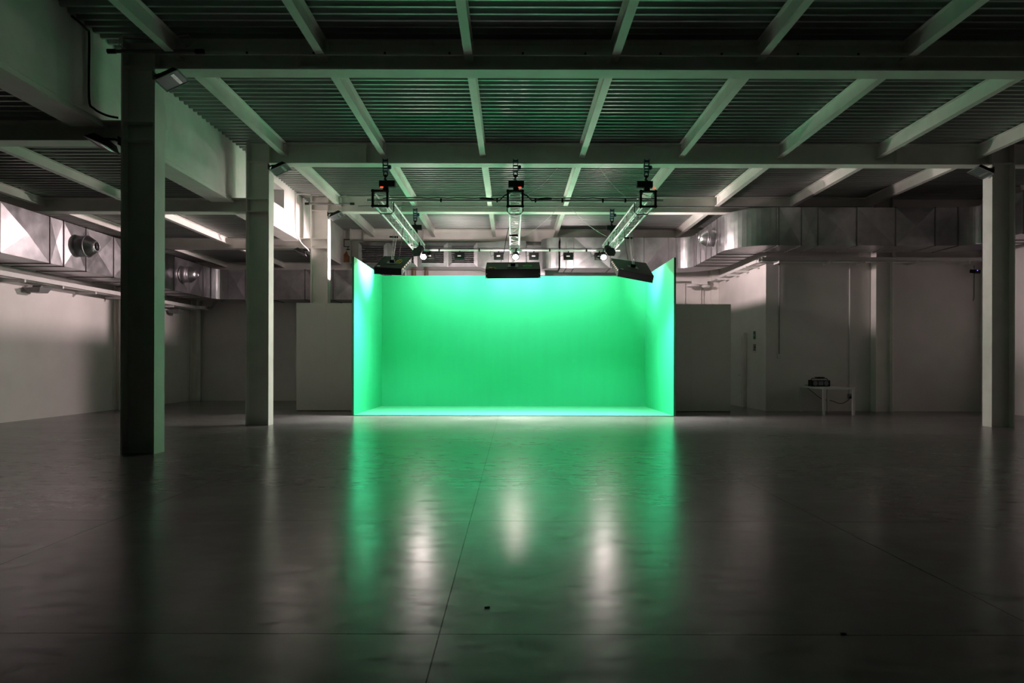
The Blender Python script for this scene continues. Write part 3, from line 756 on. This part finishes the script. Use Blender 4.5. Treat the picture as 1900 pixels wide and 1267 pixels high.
# ------------------------------------------------------------------ cable trays
def tray(name, boxes, arms, label):
    t = thing(name, boxes[0][0:3], label, 'cable tray', 'white cable trays')
    for b_ in boxes:
        x0, y0, z0, x1, y1, z1 = b_
        m = MB(); m.box(x0, x1, y0, y1, z0, z0+0.01)
        if abs(x1-x0) < abs(y1-y0):
            m.box(x0, x0+0.008, y0, y1, z0, z1); m.box(x1-0.008, x1, y0, y1, z0, z1)
        else:
            m.box(x0, x1, y0, y0+0.008, z0, z1); m.box(x0, x1, y1-0.008, y1, z0, z1)
        m.build('trough', 'white', t)
    for a in arms:
        MB().box(*a).build('bracket', 'white', t)
    return t
arms = [(-11.45, -10.92, y-0.025, y+0.025, 3.15, 3.21) for y in (12.6, 14.0, 15.3, 16.6, 17.9, 19.2, 20.6, 22.0)]
tray('cable_tray', [(-11.22, 6, 3.215, -10.96, 23.6, 3.33), (-11.22, 23.62, 3.215, -10.62, 23.95, 3.33)], arms, 'white cable tray on brackets along the left wall below the duct')
arms = [(x-0.025, x+0.025, 19.42, 19.85, 4.24, 4.30) for x in (7.6, 9.06, 10.0, 11.5, 13.0)]+[(6.95, 7.37, y-0.025, y+0.025, 4.22, 4.28) for y in (20.4, 21.3, 22.2, 23.2)]
tray('cable_tray', [(7.12, 19.5, 4.30, 13.4, 19.78, 4.42), (7.06, 19.8, 4.285, 7.33, 24.2, 4.385), (4.3, 24.22, 4.285, 7.05, 24.45, 4.385)], arms, 'white cable tray on brackets along the right walls below the duct')
pipe('flexible_hose', [(-10.62, 23.8, 3.27), (-10.45, 23.75, 3.3), (-10.3, 23.6, 3.42), (-10.1, 23.45, 3.52), (-9.9, 23.3, 3.49)], 0.05, 'grey', 'dark flexible hose rising from the tray to the duct at the far left corner', 'hose')
for y, l in ((16.1, 'small wedge-shaped wall lamp under the left tray, left of the nearest column'), (22.7, 'small wedge-shaped wall lamp under the left tray near the far corner')):
    t = thing('wall_lamp', (-11.2, y, 3.05), l, 'wall lamp', 'wedge wall lamps on the left wall')
    MB().hexa([(-11.40,y-0.2,3.10),(-11.0,y-0.2,3.12),(-11.0,y+0.2,3.12),(-11.40,y+0.2,3.10)], [(-11.34,y-0.15,3.0),(-11.06,y-0.15,3.0),(-11.06,y+0.15,3.0),(-11.34,y+0.15,3.0)]).build('housing', 'grey', t)
    MB().box(-11.3, -11.1, y-0.03, y+0.03, 3.11, 3.17).build('bracket', 'grey', t)
    MB().box(-11.3, -11.1, y-0.11, y+0.11, 2.994, 3.0).build('lens', 'label', t)

# ------------------------------------------------------------------ small things on the right walls
dt = MB().box(XS-0.10, XS, 21.5, 23.6, 0, 2.35); d1 = struct('door_1', dt, 'wall')
MB().box(XS-0.112, XS-0.10, 21.62, 23.5, 0.02, 2.26).build('door_leaf', 'white', d1)
MB().tube([(XS-0.112, 21.75, 1.02), (XS-0.16, 21.75, 1.02), (XS-0.16, 21.88, 1.02)], 0.012, 8).build('door_handle', 'alu', d1)
s1 = thing('exit_sign', (XS-0.01, 20.8, 2.24), 'tiny green emergency sign high on the side wall beside the door', 'sign')
MB().box(XS-0.012, XS-0.0005, 20.72, 20.88, 2.12, 2.36).build('plate', 'signgreen', s1)
ar = MB(); ar.box(XS-0.015, XS-0.0122, 20.785, 20.815, 2.20, 2.28); ar.box(XS-0.015, XS-0.0122, 20.755, 20.845, 2.225, 2.255)
ar.build('symbol', 'label', s1)
s2 = thing('notice_plate', (XS-0.01, 20.8, 1.85), 'small pale notice with a dark C-shaped mark below the green sign', 'sign')
MB().box(XS-0.012, XS-0.0005, 20.66, 20.94, 1.70, 1.98).build('plate', 'label', s2)
MB().box(XS-0.015, XS-0.0122, 20.67, 20.86, 1.77, 1.96).build('dark_square', 'rubber', s2)
text('letter', 'C', 0.2, (XS-0.0165, 20.765, 1.865), (0,-1,0), (0,0,1), 'label', s2)
sk = thing('wall_switch', (7.75, YR-0.02, 1.6), 'white switch box at the foot of the thin conduit on the right wall', 'switch')
MB().box(7.69, 7.81, YR-0.05, YR, 1.53, 1.66).build('box', 'white', sk, 0.006)
MB().box(7.725, 7.775, YR-0.056, YR-0.05, 1.56, 1.63).build('rocker', 'label', sk)
pipe('conduit', [(7.75, YR-0.02, 4.3), (7.75, YR-0.02, 1.66)], 0.014, 'grey', 'thin vertical conduit dropping to the switch box on the right wall', 'conduit', 'conduits on the right wall')
pipe('conduit', [(9.8, YR-0.02, 4.3), (9.8, YR-0.02, 0.5)], 0.014, 'white', 'thin vertical conduit dropping to the socket behind the table', 'conduit', 'conduits on the right wall')
so = thing('wall_socket', (9.8, YR-0.02, 0.44), 'small dark wall socket behind the white table', 'socket')
MB().box(9.75, 9.85, YR-0.05, YR, 0.36, 0.50).build('plate', 'grey', so, 0.005)
MB().box(9.775, 9.825, YR-0.09, YR-0.05, 0.38, 0.43).build('plug', 'black', so, 0.005)
for x, m_, l in ((6.2, 'label', 'thin white pipe on the back wall just right of the stage'), (6.82, 'label', 'pair of thin white pipes on the back wall near the side wall')):
    t = thing('wall_pipe', (x, YB-0.04, 3), l, 'pipe', 'pipes on the back wall')
    for dx in ((0,) if x < 6.5 else (-0.045, 0.045)): MB().tube([(x+dx, YB-0.04, 0.0), (x+dx, YB-0.04, 4.29)], 0.018, 8).build('tube', m_, t)
tag(MB().box(7.1, 7.36, YB-0.25, YB-0.002, 0, 5.6).build('steel_column', 'steel'), 'slim pale pilaster in the corner where the back and side walls meet', 'column', gc, 'thing')
# lamp cluster at tray corner
t = thing('tray_lamp', (6.6, 24.1, 4.1), 'round white fitting hanging under the tray corner right of the stage', 'lamp')
MB().lathe([(0,0.05),(0.2,0.04),(0.26,0.0),(0.2,-0.05),(0,-0.06)], (6.35, 24.05, 4.12), (0,0,1), 20).build('shade', 'white', t)
MB().lathe([(0,0.05),(0.12,0.04),(0.16,0.0),(0.12,-0.05),(0,-0.06)], (6.8, 24.05, 4.10), (0,0,1), 20).build('junction_box', 'white', t)
MB().box(6.3, 6.85, 24.02, 24.08, 4.16, 4.285).build('bracket', 'white', t)
sc = thing('security_camera', (13.25, YR-0.15, 4.06), 'small black security camera with a blue light high on the right wall', 'camera')
MB().obox((13.25, YR-0.3, 4.03), [(1,0,0),(0,1,0.2),(0,-0.2,1)], (0.15, 0.26, 0.10)).build('body', 'black', sc, 0.01)
MB().tube([(13.25, YR-0.22, 4.08), (13.25, YR-0.12, 4.2), (13.25, YR-0.12, 4.26)], 0.03, 8).build('arm', 'white', sc)
MB().box(13.215, 13.235, YR-0.445, YR-0.428, 4.03, 4.05).build('indicator_light', 'led_blue', sc)
pipe('cable', [(13.42, YR-0.01, 4.24), (13.42, YR-0.01, 3.3), (13.39, YR-0.01, 3.22)], 0.01, 'grey', 'thin cable hanging on the wall beside the security camera', 'cable')

# table with radio
tb = thing('side_table', (8.7, 18.95, 0), 'white square-legged table against the right wall', 'table')
MB().box(8.28, 9.13, 18.2, 19.72, 0.69, 0.74).build('tabletop', 'white', tb, 0.003)
for x in (8.28, 9.07):
    for y in (18.2, 19.66): MB().box(x, x+0.06, y, y+0.06, 0, 0.69).build('leg', 'white', tb)
ra = thing('radio', (8.52, 19.0, 0.74), 'black radio cassette player on the white table', 'radio')
MB().box(8.27, 8.80, 18.9, 19.12, 0.745, 0.925).build('body', 'black', ra, 0.015)
for x in (8.385, 8.685): MB().lathe([(0,0.002),(0.055,0.004),(0.065,0.0)], (x, 18.9, 0.83), (0,-1,0), 18).build('speaker', 'grey', ra)
MB().box(8.47, 8.60, 18.893, 18.9, 0.78, 0.88).build('cassette_door', 'grey', ra)
MB().box(8.30, 8.78, 18.893, 18.9, 0.895, 0.915).build('dial', 'grey', ra)
MB().tube([(8.3, 19.0, 0.92), (8.33, 19.0, 0.965), (8.74, 19.0, 0.965), (8.77, 19.0, 0.92)], 0.012, 8).build('handle', 'black', ra)
bg = thing('cable_bundle', (8.55, 19.0, 0.93), 'dark coil of cable lying on top of the radio', 'cable')
MB().tube([(8.55+0.12*math.cos(k*0.7)*(1+0.2*math.sin(k)), 19.02+0.07*math.sin(k*0.7), 0.985+0.004*(k % 5)) for k in range(30)], 0.01, 6).build('coil', 'rubber', bg)
pipe('power_cable', [(8.45, 19.13, 0.755), (8.47, 19.74, 0.755), (8.5, 19.76, 0.70), (8.7, 19.77, 0.55), (8.95, 19.77, 0.36), (9.25, 19.77, 0.30), (9.5, 19.77, 0.22), (9.7, 19.78, 0.3), (9.79, 19.78, 0.39)], 0.009, 'rubber', 'thin black power cable sagging behind the white table to the socket', 'cable')

# bare brick patch at the far end of the upper wall
bp = thing('brick_patch', (-5.95, YB-0.01, 5.2), 'broken plaster patch showing bare orange brick beside the back column', 'wall damage')
MB().add([(-6.09,YB-0.02,5.28),(-5.99,YB-0.02,5.4),(-5.93,YB-0.02,5.25),(-5.84,YB-0.02,5.18),(-5.84,YB-0.02,4.98),(-5.95,YB-0.02,4.86),(-6.09,YB-0.02,4.96),
          (-6.09,YB,5.28),(-5.99,YB,5.4),(-5.93,YB,5.25),(-5.84,YB,5.18),(-5.84,YB,4.98),(-5.95,YB,4.86),(-6.09,YB,4.96)],
         [(0,1,2,3,4,5,6)[::-1]]+[(i,(i+1)%7,(i+1)%7+7,i+7) for i in range(7)]).build('brick', 'brick', bp)
ml = MB()
for a, b_, c, d in ((-6.09,-5.84,5.80,5.83),(-6.09,-5.84,5.55,5.57),(-6.0,-5.86,5.44,5.47),(-6.09,-6.07,5.55,5.82),(-5.95,-5.93,5.45,5.56)): ml.box(a, b_, YB-0.015, YB, c, d)
ml.build('crack', 'dark_line', bp)
# vertical pipes under the plenum
for k, (x, r_, m_, w) in enumerate(((-3.85, 0.06, 'alu', 'bright thin'), (-3.55, 0.08, 'brown', 'brown'), (-3.1, 0.07, 'brown', 'pale brown'))):
    pipe('service_pipe', [(x, YB-0.1, 0.0), (x, YB-0.1, 4.69)], r_, m_, f'{w} vertical service pipe on the back wall under the grilles', 'pipe', 'service pipes on the back wall')

# scuffed floor scraps
for x, y, l, a in ((4.6, 3.95, 'small dark leaf-like scrap on the floor at lower right', 0.3), (1.66, 3.42, 'small dark chip lying on the floor joint right of centre', 0.0), (-0.137, 3.78, 'tiny dark chip on the floor crack near the centre', 0.1)):
    MBp = MB(); s = 0.045 if x > 4 else 0.022
    MBp.obox((x, y, 0.004), [(math.cos(a), math.sin(a), 0), (-math.sin(a), math.cos(a), 0), (0,0,1)], (s*1.4, s*0.5, 0.006))
    tag(MBp.build('floor_scrap', 'dark_line', None, 0.002), l, 'scrap', 'scraps on the floor')

# ------------------------------------------------------------------ lights
def area(name, loc, direction, sx, sy, power, col, spread=None):
    l = bpy.data.lights.new(name, 'AREA'); l.shape = 'RECTANGLE'; l.size = sx; l.size_y = sy; l.energy = power; l.color = col
    if spread: l.spread = spread
    o = bpy.data.objects.new(name, l); C.objects.link(o); o.location = loc
    o.rotation_euler = Vector(direction).to_track_quat('-Z', 'Y').to_euler(); return o
def point(name, loc, power, col, r=0.05):
    l = bpy.data.lights.new(name, 'POINT'); l.energy = power; l.color = col; l.shadow_soft_size = r
    o = bpy.data.objects.new(name, l); C.objects.link(o); o.location = loc; return o
def spot(name, loc, direction, power, col, ang, blend=0.5, r=0.07):
    l = bpy.data.lights.new(name, 'SPOT'); l.energy = power; l.color = col; l.spot_size = ang; l.spot_blend = blend; l.shadow_soft_size = r
    o = bpy.data.objects.new(name, l); C.objects.link(o); o.location = loc
    o.rotation_euler = Vector(direction).to_track_quat('-Z', 'Y').to_euler(); return o
COOL = (1.0, 0.96, 0.96); WARM = (1.0, 0.775, 0.77)
for x, k in zip(FX, (0.5, 1, 1.15, 1.15, 1, 0.5)):
    area('flood_light', (x, 20.49, 4.545), (0, 0.72, -0.70), 0.24, 0.15, 7.5*k, COOL, math.radians(95))
for i, (o, ctr, n, u, v) in enumerate(soft):
    c = ctr-n*0.21
    sx, sy = (1.2, 0.55) if i == 1 else (0.55, 1.2)
    d = (-n.x*0.5, 0.06, -1) if i != 1 else (0, -0.08, -1)
    area('soft_light_glow', c, d, sx, sy, 100 if i != 1 else 190, COOL, math.radians(112))
for sgn in (-1, 1):
    for x in (-0.45, 0.45):
        spot('soft_light_spill', (x, 17.28, 3.42), (sgn, 0, -0.12), 370, WARM, math.radians(85), 0.7, 0.3)
for x in (-2.64, 0.08, 2.68):
    point('stage_lamp_glow', (x, 19.9, 4.33), 50 if abs(x) > 1 else 85, WARM, 0.06)
for x in (-2.05, 0.1, 2.15):
    spot('back_wall_fill', (x, 20.62, 4.62), (0, 1, 0.28), 70, WARM, math.radians(110), 1.0, 0.05)  # added spots without a fixture, to brighten the back wall and its beam
spot('side_lamp_glow', (-2.85, 19.66, 4.46), (-8.75, -2.2, -1.5), 1250, WARM, math.radians(80), 0.8)
spot('side_lamp_glow', (2.95, 19.66, 4.46), (4.4, 1.3, -0.35), 450, WARM, math.radians(120), 0.8)

w = bpy.data.worlds.new('dark_hall'); S.world = w; w.use_nodes = True
w.node_tree.nodes['Background'].inputs['Color'].default_value = (0, 0, 0, 1)
w.node_tree.nodes['Background'].inputs['Strength'].default_value = 0.0

# ------------------------------------------------------------------ camera
cd = bpy.data.cameras.new('camera'); cam = bpy.data.objects.new('camera', cd); C.objects.link(cam)
cd.sensor_width = 36; cd.lens = 24.007; cd.sensor_fit = 'HORIZONTAL'
cd.shift_x = -1/1900; cd.shift_y = 41.5/1900
cd.clip_end = 200
cam.matrix_world = Matrix.Translation((0, 0, H)) @ Matrix.Rotation(PI/2, 4, 'X') @ Matrix.Rotation(0.0024, 4, 'Z')
S.camera = cam
vs = S.view_settings
vs.view_transform = 'Standard'; vs.look = 'None'; vs.gamma = 1; vs.use_curve_mapping = False
vs.exposure = 0.52
S.cycles.use_denoising = True
S.cycles.max_bounces = 10; S.cycles.diffuse_bounces = 6; S.cycles.glossy_bounces = 4
S.cycles.sample_clamp_indirect = 4.0
